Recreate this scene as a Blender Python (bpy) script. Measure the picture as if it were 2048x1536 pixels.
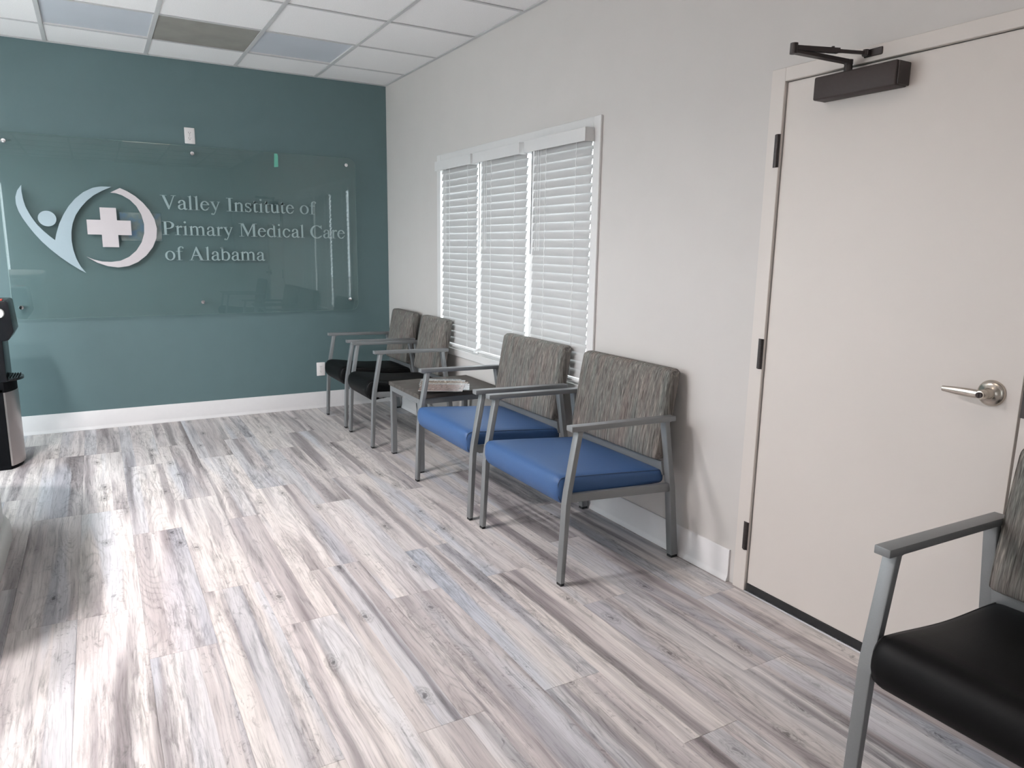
import bpy, bmesh, math, random
from mathutils import Vector, Matrix
random.seed(7)
for o in list(bpy.data.objects):
    bpy.data.objects.remove(o, do_unlink=True)
SC = bpy.context.scene
COL = SC.collection
PI = math.pi

# ------------------------------------------------------------------ camera, sky, exposure
cam_d = bpy.data.cameras.new('camera'); cam = bpy.data.objects.new('camera', cam_d); COL.objects.link(cam)
cam_d.sensor_width = 36.0; cam_d.lens = 1430.52/2048*36; cam_d.clip_start = 0.05
RT = Vector((0.86690, -0.49824, 0.01574)); UP = Vector((0.07926, 0.16895, 0.98243)); FW = Vector((0.49214, 0.85042, -0.18595))
m = Matrix((RT, UP, -FW)).transposed().to_4x4(); m.translation = Vector((-2.25286, -6.11058, 1.38896))
cam.matrix_world = m
SC.camera = cam
W = bpy.data.worlds.new('sky'); SC.world = W; W.use_nodes = True
bg = W.node_tree.nodes['Background']; bg.inputs[0].default_value = (0.86, 0.93, 1.0, 1); bg.inputs[1].default_value = 6.6
SC.view_settings.view_transform = 'Standard'; SC.view_settings.look = 'None'
SC.view_settings.gamma = 1.0; SC.view_settings.use_curve_mapping = False
SC.view_settings.exposure = 0.44
SC.cycles.use_denoising = True
SC.cycles.max_bounces = 10; SC.cycles.diffuse_bounces = 6; SC.cycles.transparent_max_bounces = 16
SC.cycles.sample_clamp_indirect = 8.0
LAMP_DESK, LAMP_DOOR = 730.0, 3.0          # emission of the lit ceiling panels over the desk and near the door

# ------------------------------------------------------------------ room dimensions (metres)
X0, Y0, H = -4.0, -8.2, 2.7203      # the window wall is x = 0, the green wall is y = 0
WT = 0.16

def portal(name, loc, rot, sx, sy):
    l = bpy.data.lights.new(name, 'AREA'); l.shape = 'RECTANGLE'; l.size = sx; l.size_y = sy
    l.cycles.is_portal = True
    o = bpy.data.objects.new(name, l); o.location = loc; o.rotation_euler = rot; COL.objects.link(o)
# portals only guide the sampling of the sky through the real openings
LW = [(-3.4, -0.3, 0.1, 2.1)]      # openings in the left wall (y0,y1,z0,z1)
BW = (-3.9, -3.40, 0.06, 2.35)                                  # glazed opening in the back wall (x0,x1,z0,z1)
for (a, b, c, d) in LW:
    portal('window_portal', (X0-0.2, (a+b)/2, (c+d)/2), (0, -PI/2, 0), d-c, b-a)
portal('window_portal', ((BW[0]+BW[1])/2, Y0-0.2, (BW[2]+BW[3])/2), (PI/2, 0, 0), BW[1]-BW[0], BW[3]-BW[2])
portal('window_portal', (0.2, -2.085, 1.325), (0, PI/2, 0), 1.35, 1.9)

# ------------------------------------------------------------------ materials
def nt(name):
    mt = bpy.data.materials.new(name); mt.use_nodes = True
    t = mt.node_tree; b = t.nodes['Principled BSDF']
    return mt, t, b
def setp(b, col=None, rough=0.5, metal=0.0, spec=None):
    if col: b.inputs['Base Color'].default_value = (*col, 1)
    b.inputs['Roughness'].default_value = rough; b.inputs['Metallic'].default_value = metal
    if spec is not None: b.inputs['Specular IOR Level'].default_value = spec
def N(t, typ, **kw):
    n = t.nodes.new(typ)
    for k, v in kw.items():
        if k.startswith('i_'):
            key = k[2:]
            n.inputs[int(key) if key.isdigit() else key].default_value = v
        else: setattr(n, k, v)
    return n
def plain(name, col, rough=0.5, metal=0.0, var=0.03, scale=30, bump=0.0, spec=None):
    mt, t, b = nt(name); setp(b, col, rough, metal, spec)
    tc = N(t, 'ShaderNodeTexCoord'); nz = N(t, 'ShaderNodeTexNoise'); nz.inputs['Scale'].default_value = scale; nz.inputs['Detail'].default_value = 4
    t.links.new(tc.outputs['Object'], nz.inputs['Vector'])
    r = N(t, 'ShaderNodeValToRGB')
    r.color_ramp.elements[0].position = 0.3; r.color_ramp.elements[1].position = 0.7
    r.color_ramp.elements[0].color = (*[c*(1-var) for c in col], 1); r.color_ramp.elements[1].color = (*[min(1, c*(1+var)) for c in col], 1)
    t.links.new(nz.outputs['Fac'], r.inputs['Fac']); t.links.new(r.outputs['Color'], b.inputs['Base Color'])
    if bump:
        bp = N(t, 'ShaderNodeBump'); bp.inputs['Strength'].default_value = bump; bp.inputs['Distance'].default_value = 0.002
        t.links.new(nz.outputs['Fac'], bp.inputs['Height']); t.links.new(bp.outputs['Normal'], b.inputs['Normal'])
    return mt
def glassy(name, tint=(0.96, 0.985, 0.975), boost=1.0):
    mt = bpy.data.materials.new(name); mt.use_nodes = True; t = mt.node_tree; t.nodes.clear()
    out = N(t, 'ShaderNodeOutputMaterial'); mx = N(t, 'ShaderNodeMixShader'); tr = N(t, 'ShaderNodeBsdfTransparent'); gl = N(t, 'ShaderNodeBsdfGlossy')
    tr.inputs[0].default_value = (*tint, 1); gl.inputs['Roughness'].default_value = 0.0
    fr = N(t, 'ShaderNodeFresnel'); fr.inputs[0].default_value = 1.5
    ma = N(t, 'ShaderNodeMath', operation='MULTIPLY'); ma.inputs[1].default_value = boost
    gm = N(t, 'ShaderNodeNewGeometry'); mr = N(t, 'ShaderNodeMapRange'); mr.inputs[3].default_value = 1.5; mr.inputs[4].default_value = 1/1.5
    t.links.new(gm.outputs['Backfacing'], mr.inputs[0]); t.links.new(mr.outputs[0], fr.inputs[0])      # both faces of the sheet reflect alike
    t.links.new(fr.outputs[0], ma.inputs[0]); t.links.new(ma.outputs[0], mx.inputs[0])
    t.links.new(tr.outputs[0], mx.inputs[1]); t.links.new(gl.outputs[0], mx.inputs[2]); t.links.new(mx.outputs[0], out.inputs[0])
    return mt

M = {}
M['wall'] = plain('wall_paint_white', (0.570, 0.542, 0.520), 0.6, var=0.012, scale=5, bump=0.02)
M['green'] = plain('wall_paint_green', (0.102, 0.162, 0.170), 0.55, var=0.02, scale=9, bump=0.02)
M['trim'] = plain('trim_paint', (0.68, 0.665, 0.655), 0.42, var=0.01)
M['base'] = plain('baseboard_vinyl', (0.70, 0.68, 0.68), 0.45, var=0.01)
M['door'] = plain('door_paint', (0.640, 0.590, 0.552), 0.5, var=0.012, scale=3)
M['tile'] = plain('ceiling_tile_white', (0.86, 0.84, 0.835), 0.9, var=0.04, scale=160, bump=0.25)
M['tile_grey'] = plain('ceiling_tile_taupe', (0.30, 0.285, 0.255), 0.5, var=0.12, scale=5)
M['tee'] = plain('ceiling_grid_grey', (0.55, 0.545, 0.545), 0.5, var=0.01)
M['lens'] = plain('light_lens_unlit', (0.60, 0.62, 0.67), 0.35, var=0.02, scale=4)
M['blind'] = plain('blind_white', (0.64, 0.63, 0.622), 0.4, var=0.01)
M['slat'] = plain('blind_slat_white', (0.49, 0.484, 0.48), 0.4, var=0.01)
M['wand'] = plain('wand_grey', (0.30, 0.30, 0.30), 0.4)
M['cord'] = plain('blind_cord', (0.88, 0.88, 0.87), 0.7, var=0.01)
M['clear'] = glassy('clear_plastic', (0.80, 0.82, 0.82), 1.4)
M['pane'] = glassy('window_glass', (0.97, 0.99, 0.98))
M['sign_glass'] = glassy('sign_glass', (0.965, 0.985, 0.98), 1.0)
M['metal'] = plain('frame_silver_paint', (0.215, 0.222, 0.228), 0.40, 0.3, var=0.03, scale=300)
M['chrome'] = plain('polished_steel', (0.75, 0.75, 0.76), 0.12, 1.0, var=0.01)
M['nickel'] = plain('satin_nickel', (0.55, 0.50, 0.44), 0.24, 1.0, var=0.03, scale=60)
M['bronze'] = plain('dark_bronze', (0.040, 0.032, 0.031), 0.42, 0.2, var=0.05, scale=80)
M['bronze_light'] = plain('dark_bronze_cover', (0.052, 0.041, 0.039), 0.5, 0.0, var=0.05, scale=80, spec=0.2)
M['gap'] = plain('dark_gap', (0.10, 0.075, 0.06), 0.7)
M['rubber'] = plain('black_rubber', (0.012, 0.012, 0.013), 0.6)
M['black'] = plain('black_plastic', (0.004, 0.0042, 0.005), 0.55, var=0.05, spec=0.06)
M['gloss_black'] = plain('black_gloss_plastic', (0.008, 0.009, 0.011), 0.25, var=0.05, spec=0.3)
M['outlet'] = plain('outlet_white', (0.80, 0.76, 0.75), 0.35, var=0.01)
M['outlet_dark'] = plain('outlet_slot', (0.10, 0.09, 0.09), 0.6)
M['blue'] = plain('blue_vinyl', (0.040, 0.098, 0.235), 0.5, var=0.05, scale=220, bump=0.08, spec=0.4)
M['blue_seam'] = plain('blue_vinyl_piping', (0.022, 0.05, 0.12), 0.5)
M['blackvinyl'] = plain('black_vinyl', (0.004, 0.004, 0.0043), 0.5, var=0.06, scale=220, bump=0.08, spec=0.12)
M['black_seam'] = plain('black_vinyl_piping', (0.006, 0.006, 0.007), 0.5)
M['logo_blue'] = plain('logo_pale_blue', (0.34, 0.42, 0.46), 0.35, var=0.01)
M['logo_white'] = plain('logo_white', (0.56, 0.515, 0.525), 0.4, var=0.01)
M['letter'] = plain('letter_acrylic', (0.29, 0.375, 0.38), 0.3, var=0.01)
M['white_plastic'] = plain('white_moulded_plastic', (0.62, 0.62, 0.60), 0.4, var=0.01)
M['red'] = plain('red_button', (0.55, 0.08, 0.06), 0.4)
M['subfloor'] = plain('subfloor', (0.12, 0.105, 0.10), 0.8)
M['ground'] = plain('outdoor_ground', (0.62, 0.61, 0.60), 0.9, var=0.1, scale=2)
M['asphalt'] = plain('asphalt', (0.07, 0.07, 0.072), 0.9, var=0.15, scale=8)
M['pages'] = plain('magazine_pages', (0.72, 0.70, 0.67), 0.7)
M['alu'] = plain('threshold_aluminium', (0.55, 0.55, 0.56), 0.35, 0.9)

# brushed stainless
def mk_steel():
    mt, t, b = nt('brushed_steel'); setp(b, (0.45, 0.41, 0.40), 0.30, 1.0)
    tc = N(t, 'ShaderNodeTexCoord'); mp = N(t, 'ShaderNodeMapping'); mp.inputs['Scale'].default_value = (4, 4, 260)
    nz = N(t, 'ShaderNodeTexNoise'); nz.inputs['Scale'].default_value = 1; nz.inputs['Detail'].default_value = 3
    t.links.new(tc.outputs['Object'], mp.inputs[0]); t.links.new(mp.outputs[0], nz.inputs['Vector'])
    r = N(t, 'ShaderNodeMapRange'); r.inputs[3].default_value = 0.24; r.inputs[4].default_value = 0.4
    t.links.new(nz.outputs['Fac'], r.inputs[0]); t.links.new(r.outputs[0], b.inputs['Roughness'])
    return mt
M['steel'] = mk_steel()

# taupe chair-back cloth: thin light and dark threads running down the back
def mk_cloth():
    mt, t, b = nt('taupe_striated_cloth'); setp(b, (0.15, 0.14, 0.13), 0.9, spec=0.15)
    tc = N(t, 'ShaderNodeTexCoord')
    def noise(sc, det=3, dist=0.0):
        mp = N(t, 'ShaderNodeMapping'); mp.inputs['Scale'].default_value = sc
        nz = N(t, 'ShaderNodeTexNoise'); nz.inputs['Scale'].default_value = 1; nz.inputs['Detail'].default_value = det; nz.inputs['Distortion'].default_value = dist
        t.links.new(tc.outputs['Object'], mp.inputs[0]); t.links.new(mp.outputs[0], nz.inputs['Vector']); return nz
    n1 = noise((60, 140, 4.6), 2, 0.5); n2 = noise((150, 420, 13), 2, 0.4); n3 = noise((10, 22, 2.2), 2)
    r1 = N(t, 'ShaderNodeValToRGB'); e = r1.color_ramp.elements
    e[0].position = 0.30; e[0].color = (0.085, 0.078, 0.072, 1); e[1].position = 0.72; e[1].color = (0.30, 0.275, 0.25, 1)
    q = e.new(0.44); q.color = (0.160, 0.149, 0.140, 1); q = e.new(0.58); q.color = (0.185, 0.174, 0.163, 1)
    t.links.new(n1.outputs['Fac'], r1.inputs['Fac'])
    r2 = N(t, 'ShaderNodeValToRGB'); e = r2.color_ramp.elements
    e[0].position = 0.33; e[0].color = (0.60, 0.59, 0.58, 1); e[1].position = 0.62; e[1].color = (1.12, 1.12, 1.12, 1)
    t.links.new(n2.outputs['Fac'], r2.inputs['Fac'])
    r3 = N(t, 'ShaderNodeValToRGB'); e = r3.color_ramp.elements
    e[0].position = 0.35; e[0].color = (0.92, 1.0, 0.99, 1); e[1].position = 0.65; e[1].color = (1.08, 0.99, 0.96, 1)
    t.links.new(n3.outputs['Fac'], r3.inputs['Fac'])
    a = N(t, 'ShaderNodeMix', data_type='RGBA', blend_type='MULTIPLY'); a.inputs[0].default_value = 1
    c = N(t, 'ShaderNodeMix', data_type='RGBA', blend_type='MULTIPLY'); c.inputs[0].default_value = 1
    t.links.new(r1.outputs[0], a.inputs[6]); t.links.new(r2.outputs[0], a.inputs[7])
    t.links.new(a.outputs[2], c.inputs[6]); t.links.new(r3.outputs[0], c.inputs[7]); t.links.new(c.outputs[2], b.inputs['Base Color'])
    bp = N(t, 'ShaderNodeBump'); bp.inputs['Strength'].default_value = 0.35; bp.inputs['Distance'].default_value = 0.003
    t.links.new(n1.outputs['Fac'], bp.inputs['Height']); t.links.new(bp.outputs['Normal'], b.inputs['Normal'])
    return mt
M['cloth'] = mk_cloth()

def mk_laminate():
    mt, t, b = nt('grey_brown_laminate'); setp(b, (0.12, 0.11, 0.10), 0.6, spec=0.12)
    tc = N(t, 'ShaderNodeTexCoord'); mp = N(t, 'ShaderNodeMapping'); mp.inputs['Scale'].default_value = (5, 70, 30)
    nz = N(t, 'ShaderNodeTexNoise'); nz.inputs['Scale'].default_value = 1; nz.inputs['Detail'].default_value = 4
    t.links.new(tc.outputs['Object'], mp.inputs[0]); t.links.new(mp.outputs[0], nz.inputs['Vector'])
    r = N(t, 'ShaderNodeValToRGB'); e = r.color_ramp.elements
    e[0].position = 0.3; e[0].color = (0.060, 0.053, 0.048, 1); e[1].position = 0.7; e[1].color = (0.115, 0.104, 0.095, 1)
    t.links.new(nz.outputs['Fac'], r.inputs['Fac']); t.links.new(r.outputs[0], b.inputs['Base Color'])
    return mt
M['laminate'] = mk_laminate()

# whitewashed vinyl plank: broad tone bands, fine grain, cathedral rings and knots; each plank shifted by its own random
def mk_plank():
    mt, t, b = nt('whitewashed_plank'); setp(b, (0.6, 0.55, 0.55), 0.42, spec=0.35)
    L = t.links
    geo = N(t, 'ShaderNodeNewGeometry'); oi = N(t, 'ShaderNodeObjectInfo')
    off = N(t, 'ShaderNodeVectorMath', operation='SCALE'); off.inputs[0].default_value = (7.3, 31.7, 53.1)
    L.new(oi.outputs['Random'], off.inputs['Scale'])
    pos = N(t, 'ShaderNodeVectorMath', operation='ADD'); L.new(geo.outputs['Position'], pos.inputs[0]); L.new(off.outputs[0], pos.inputs[1])
    # slow sideways wander of the grain
    wm = N(t, 'ShaderNodeMapping'); wm.inputs['Scale'].default_value = (3.0, 2.2, 1); L.new(pos.outputs[0], wm.inputs[0])
    wn = N(t, 'ShaderNodeTexNoise'); wn.inputs['Scale'].default_value = 1; wn.inputs['Detail'].default_value = 2; L.new(wm.outputs[0], wn.inputs['Vector'])
    ws = N(t, 'ShaderNodeVectorMath', operation='MULTIPLY_ADD'); ws.inputs[1].default_value = (0.032, 0, 0)
    L.new(wn.outputs['Color'], ws.inputs[0]); L.new(pos.outputs[0], ws.inputs[2]); P = ws.outputs[0]
    def noise(sc, det=3, dist=0.0, rough=0.5):
        mp = N(t, 'ShaderNodeMapping'); mp.inputs['Scale'].default_value = sc; L.new(P, mp.inputs[0])
        nz = N(t, 'ShaderNodeTexNoise'); nz.inputs['Scale'].default_value = 1; nz.inputs['Detail'].default_value = det
        nz.inputs['Distortion'].default_value = dist; nz.inputs['Roughness'].default_value = rough
        L.new(mp.outputs[0], nz.inputs['Vector']); return nz.outputs['Fac']
    def ramp(src, stops):
        r = N(t, 'ShaderNodeValToRGB'); e = r.color_ramp.elements
        e[0].position, e[0].color = stops[0][0], (*stops[0][1], 1); e[1].position, e[1].color = stops[-1][0], (*stops[-1][1], 1)
        for p_, c_ in stops[1:-1]:
            q = e.new(p_); q.color = (*c_, 1)
        L.new(src, r.inputs['Fac']); return r.outputs['Color']
    def mix(a, b_, fac, mode='MIX'):
        x = N(t, 'ShaderNodeMix', data_type='RGBA', blend_type=mode)
        if isinstance(fac, float): x.inputs[0].default_value = fac
        else: L.new(fac, x.inputs[0])
        for i, s in ((6, a), (7, b_)):
            if isinstance(s, tuple): x.inputs[i].default_value = (*s, 1)
            else: L.new(s, x.inputs[i])
        return x.outputs[2]
    def g(v): return (v, v, v)
    broad = ramp(noise((12, 0.5, 1), 2, 0.3), [(0.26, (0.24, 0.217, 0.218)), (0.37, (0.37, 0.34, 0.342)), (0.45, (0.60, 0.563, 0.553)), (0.55, (0.665, 0.627, 0.608)), (0.61, (0.53, 0.497, 0.494)), (0.72, (0.27, 0.247, 0.249))])
    blue = ramp(noise((7.5, 0.5, 4), 1), [(0.60, g(0.0)), (0.68, g(0.75))])
    col = mix(broad, (0.545, 0.56, 0.60), blue)
    # the print is laid out in three narrow strips per plank, some bluish, some mauve
    sx = N(t, 'ShaderNodeSeparateXYZ'); L.new(geo.outputs['Position'], sx.inputs[0])
    s1 = N(t, 'ShaderNodeMath', operation='MULTIPLY_ADD'); s1.inputs[1].default_value = 1/0.072413; s1.inputs[2].default_value = 2.415/0.072413; L.new(sx.outputs[0], s1.inputs[0])
    s2 = N(t, 'ShaderNodeMath', operation='FLOOR'); L.new(s1.outputs[0], s2.inputs[0])
    s3 = N(t, 'ShaderNodeCombineXYZ'); L.new(s2.outputs[0], s3.inputs[0]); L.new(oi.outputs['Random'], s3.inputs[1])
    wnz = N(t, 'ShaderNodeTexWhiteNoise'); wnz.noise_dimensions = '2D'; L.new(s3.outputs[0], wnz.inputs['Vector'])
    tint = ramp(wnz.outputs['Value'], [(0.0, (0.83, 0.86, 0.905)), (0.15, (0.83, 0.86, 0.905)), (0.18, (0.66, 0.63, 0.64)), (0.34, (0.66, 0.63, 0.64)), (0.39, (1.03, 1.01, 0.99)), (0.78, (1.03, 1.01, 0.99)), (0.80, (0.90, 0.865, 0.875)), (1.0, (0.89, 0.87, 0.87))])
    tm = ramp(noise((9, 0.9, 41), 2), [(0.36, g(0.25)), (0.56, g(1.0))])
    col = mix(col, tint, tm, 'MULTIPLY')
    # fine grain streaks
    fine = ramp(noise((150, 4.5, 1), 4, 0.2, 0.6), [(0.32, g(0.62)), (0.48, g(0.95)), (0.7, g(1.08))])
    col = mix(col, fine, 0.8, 'MULTIPLY')
    pores = ramp(noise((330, 14, 1), 2), [(0.28, g(0.60)), (0.40, g(1.0))])
    col = mix(col, pores, 0.5, 'MULTIPLY')
    # cathedral rings: iso-lines of a stretched noise, broken up by the fibre
    rn = noise((6.5, 0.85, 9), 1.0, 0.0)
    fb_ = noise((160, 9, 5), 2)
    mm = N(t, 'ShaderNodeMath', operation='MULTIPLY'); mm.inputs[1].default_value = 46; L.new(rn, mm.inputs[0])
    ma = N(t, 'ShaderNodeMath', operation='MULTIPLY_ADD'); ma.inputs[1].default_value = 1.1; L.new(fb_, ma.inputs[0]); L.new(mm.outputs[0], ma.inputs[2])
    fr = N(t, 'ShaderNodeMath', operation='PINGPONG'); fr.inputs[1].default_value = 1.0; L.new(ma.outputs[0], fr.inputs[0])
    rings = ramp(fr.outputs[0], [(0.0, g(0.70)), (0.22, g(0.90)), (0.5, g(1.0))])
    rmask = ramp(noise((7, 0.9, 17), 2), [(0.47, g(0.0)), (0.60, g(0.85))])
    col = mix(col, rings, rmask, 'MULTIPLY')
    # fibrous dark scuffs inside the grey bands
    fl = ramp(noise((75, 7, 3), 5, 0.6, 0.7), [(0.46, g(1.0)), (0.58, g(0.66)), (0.70, g(0.42))])
    flm = ramp(noise((9, 1.1, 29), 2), [(0.50, g(0.0)), (0.62, g(0.9))])
    col = mix(col, fl, flm, 'MULTIPLY')
    sp = ramp(noise((34, 16, 11), 6, 1.5, 0.72), [(0.55, g(1.0)), (0.63, g(0.70)), (0.72, g(0.42))])
    spm = ramp(noise((8, 1.8, 37), 2), [(0.50, g(0.0)), (0.58, g(1.0))])
    col = mix(col, sp, spm, 'MULTIPLY')
    # small knots with a swirl of dark grain
    km = N(t, 'ShaderNodeMapping'); km.inputs['Scale'].default_value = (5.2, 2.3, 0); L.new(P, km.inputs[0])
    kd = N(t, 'ShaderNodeVectorMath', operation='MULTIPLY_ADD'); kd.inputs[1].default_value = (0.16, 0.10, 0)
    kn = N(t, 'ShaderNodeTexNoise'); kn.inputs['Scale'].default_value = 45; kn.inputs['Detail'].default_value = 3; L.new(P, kn.inputs['Vector'])
    L.new(kn.outputs['Color'], kd.inputs[0]); L.new(km.outputs[0], kd.inputs[2])
    vo = N(t, 'ShaderNodeTexVoronoi'); vo.inputs['Scale'].default_value = 1; vo.voronoi_dimensions = '2D'; L.new(kd.outputs[0], vo.inputs['Vector'])
    kr = ramp(vo.outputs['Distance'], [(0.0, g(0.30)), (0.03, g(0.42)), (0.05, g(0.92)), (0.07, g(0.62)), (0.088, g(0.95)), (0.11, g(0.75)), (0.14, g(1.0))])
    sc = N(t, 'ShaderNodeSeparateColor'); L.new(vo.outputs['Color'], sc.inputs[0])
    kq = N(t, 'ShaderNodeMapRange'); kq.inputs[1].default_value = 0.35; kq.inputs[2].default_value = 0.6; L.new(sc.outputs[0], kq.inputs[0])
    col = mix(col, kr, kq.outputs[0], 'MULTIPLY')
    # each plank a touch lighter or darker
    rp = N(t, 'ShaderNodeMapRange'); rp.inputs[3].default_value = 0.93; rp.inputs[4].default_value = 1.05; L.new(oi.outputs['Random'], rp.inputs[0])
    cx = N(t, 'ShaderNodeCombineColor')
    for i in range(3): L.new(rp.outputs[0], cx.inputs[i])
    col = mix(col, cx.outputs[0], 1.0, 'MULTIPLY')
    L.new(col, b.inputs['Base Color'])
    bp = N(t, 'ShaderNodeBump'); bp.inputs['Strength'].default_value = 0.12; bp.inputs['Distance'].default_value = 0.001
    L.new(fine, bp.inputs['Height']); L.new(bp.outputs['Normal'], b.inputs['Normal'])
    return mt
M['plank'] = mk_plank()

def mk_cover(i, cols):
    mt, t, b = nt('magazine_cover'); setp(b, cols[0], 0.25)
    tc = N(t, 'ShaderNodeTexCoord'); mp = N(t, 'ShaderNodeMapping'); mp.inputs['Scale'].default_value = (42, 60, 1); mp.inputs['Location'].default_value = (i*3.7, i*1.9, 0)
    nz = N(t, 'ShaderNodeTexNoise'); nz.inputs['Scale'].default_value = 1; nz.inputs['Detail'].default_value = 5; nz.inputs['Roughness'].default_value = 0.7
    t.links.new(tc.outputs['Object'], mp.inputs[0]); t.links.new(mp.outputs[0], nz.inputs['Vector'])
    r = N(t, 'ShaderNodeValToRGB'); r.color_ramp.interpolation = 'CONSTANT'; e = r.color_ramp.elements
    e[0].position = 0; e[0].color = (*cols[0], 1); e[1].position = 0.62; e[1].color = (*cols[-1], 1)
    for k, c in enumerate(cols[1:-1]):
        q = e.new(0.42+0.2*(k)/max(1, len(cols)-2)); q.color = (*c, 1)
    t.links.new(nz.outputs['Fac'], r.inputs['Fac']); t.links.new(r.outputs[0], b.inputs['Base Color'])
    return mt

# ------------------------------------------------------------------ helpers
WLOC = {}
class MB:
    """collects shapes in world coordinates, then links them as ONE mesh object"""
    def __init__(s): s.bm = bmesh.new()
    def box(s, x0, x1, y0, y1, z0, z1, bev=0.0, seg=2):
        b = bmesh.new()
        vs = [b.verts.new(p) for p in ((x0,y0,z0),(x1,y0,z0),(x1,y1,z0),(x0,y1,z0),(x0,y0,z1),(x1,y0,z1),(x1,y1,z1),(x0,y1,z1))]
        for f in ((0,3,2,1),(4,5,6,7),(0,1,5,4),(1,2,6,5),(2,3,7,6),(3,0,4,7)): b.faces.new([vs[i] for i in f])
        if bev: bmesh.ops.bevel(b, geom=list(b.edges), offset=bev, segments=seg, profile=0.5, affect='EDGES')
        return s.add(b)
    def add(s, b):
        bmesh.ops.recalc_face_normals(b, faces=list(b.faces))
        me = bpy.data.meshes.new('tmp'); b.to_mesh(me); b.free(); s.bm.from_mesh(me); bpy.data.meshes.remove(me); return s
    def prism(s, pts, a0, a1, axis='y', bev=0.0):
        """polygon pts in the plane across `axis`, extruded from a0 to a1"""
        b = bmesh.new()
        def P(p, a): return {'y': (p[0], a, p[1]), 'x': (a, p[0], p[1]), 'z': (p[0], p[1], a)}[axis]
        A = [b.verts.new(P(p, a0)) for p in pts]; B = [b.verts.new(P(p, a1)) for p in pts]
        n = len(pts); b.faces.new(A); b.faces.new(list(reversed(B)))
        for i in range(n): b.faces.new((A[i], A[(i+1) % n], B[(i+1) % n], B[i]))
        if bev:
            ed = [e for e in b.edges if (e.verts[0] in A) == (e.verts[1] in A)]
            bmesh.ops.bevel(b, geom=list(b.edges), offset=bev, segments=2, profile=0.5, affect='EDGES')
        return s.add(b)
    def tube(s, p0, p1, r0, r1=None, n=16):
        r1 = r0 if r1 is None else r1
        p0 = Vector(p0); p1 = Vector(p1); d = (p1-p0)
        b = bmesh.new(); bmesh.ops.create_cone(b, cap_ends=True, segments=n, radius1=r0, radius2=r1, depth=d.length)
        bmesh.ops.transform(b, matrix=Matrix.Translation((p0+p1)/2) @ d.to_track_quat('Z', 'Y').to_matrix().to_4x4(), verts=list(b.verts))
        return s.add(b)
    def sweep(s, pts, r, n=6, closed=False):
        b = bmesh.new(); rings = []; pts = [Vector(p) for p in pts]; k = len(pts)
        for i, p in enumerate(pts):
            a = pts[(i-1) % k] if (i or closed) else p; c = pts[(i+1) % k] if (i < k-1 or closed) else p
            d = (c-a).normalized(); u = d.cross(Vector((0.31, 0.17, 0.93))).normalized(); w = d.cross(u)
            rings.append([b.verts.new(p + r*(math.cos(2*PI*j/n)*u + math.sin(2*PI*j/n)*w)) for j in range(n)])
        for i in range(k if closed else k-1):
            R0, R1 = rings[i], rings[(i+1) % k]
            for j in range(n): b.faces.new((R0[j], R0[(j+1) % n], R1[(j+1) % n], R1[j]))
        if not closed: b.faces.new(rings[0]); b.faces.new(rings[-1])
        return s.add(b)
    def lathe(s, prof, origin, axis, n=28, cap=True):
        """prof: (radius, distance along axis)"""
        b = bmesh.new(); q = Vector(axis).to_track_quat('Z', 'Y').to_matrix(); o = Vector(origin); rings = []
        for r, h in prof:
            rings.append([b.verts.new(o + q @ Vector((r*math.cos(2*PI*j/n), r*math.sin(2*PI*j/n), h))) for j in range(n)])
        for A, B in zip(rings, rings[1:]):
            for j in range(n): b.faces.new((A[j], A[(j+1) % n], B[(j+1) % n], B[j]))
        if cap: b.faces.new(rings[0]); b.faces.new(rings[-1])
        return s.add(b)
    def loft(s, rings, cap=True):
        b = bmesh.new(); R = [[b.verts.new(p) for p in r] for r in rings]; n = len(R[0])
        for A, B in zip(R, R[1:]):
            for j in range(n): b.faces.new((A[j], A[(j+1) % n], B[(j+1) % n], B[j]))
        if cap: b.faces.new(R[0]); b.faces.new(R[-1])
        return s.add(b)
    def rounded(s, hx, hy, hz, r, n, fn):
        """rounded box of half sizes h and corner radius r, each vertex then moved by fn"""
        b = bmesh.new(); bmesh.ops.create_cube(b, size=2.0)
        bmesh.ops.subdivide_edges(b, edges=list(b.edges), cuts=n, use_grid_fill=True)
        H_ = Vector((hx, hy, hz))
        for v in b.verts:
            c = v.co.copy()
            # pull grid lines towards the rims so the rounding is well resolved
            p = Vector([math.copysign(1-(1-abs(c[i]))**1.7, c[i])*H_[i] for i in range(3)])
            q = Vector([max(-H_[i]+r, min(H_[i]-r, p[i])) for i in range(3)])
            d = p-q
            if d.length > 1e-9: p = q + d.normalized()*r
            v.co = fn(p)
        return s.add(b)
    def build(s, name, mat, parent=None, smooth=None, loc=None):
        o0 = WLOC.get(parent.name, Vector((0, 0, 0))) if parent else Vector((0, 0, 0))
        if loc is not None: o0 = Vector(loc)
        for v in s.bm.verts: v.co -= o0
        me = bpy.data.meshes.new(name); s.bm.to_mesh(me); s.bm.free()
        me.materials.append(mat if not isinstance(mat, str) else M[mat])
        if smooth is not None:
            me.polygons.foreach_set('use_smooth', [True]*len(me.polygons))
            if smooth < 179: me.set_sharp_from_angle(angle=math.radians(smooth))
        o = bpy.data.objects.new(name, me); COL.objects.link(o)
        if parent: o.parent = parent
        if loc is not None: o.location = loc
        WLOC[o.name] = o0
        return o
def tag(o, label=None, cat=None, group=None, kind=None):
    for k, v in (('label', label), ('category', cat), ('group', group), ('kind', kind)):
        if v: o[k] = v
    return o
def thing(name, loc, label, cat, group=None):
    o = bpy.data.objects.new(name, None); o.empty_display_size = 0.1; o.location = loc; COL.objects.link(o)
    WLOC[o.name] = Vector(loc); return tag(o, label, cat, group)
def copy_tree(o, parent=None):
    c = o.copy(); COL.objects.link(c); c.parent = parent; WLOC[c.name] = WLOC.get(o.name, Vector())
    for ch in [x for x in bpy.data.objects if x.parent == o]: copy_tree(ch, c)
    return c
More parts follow.
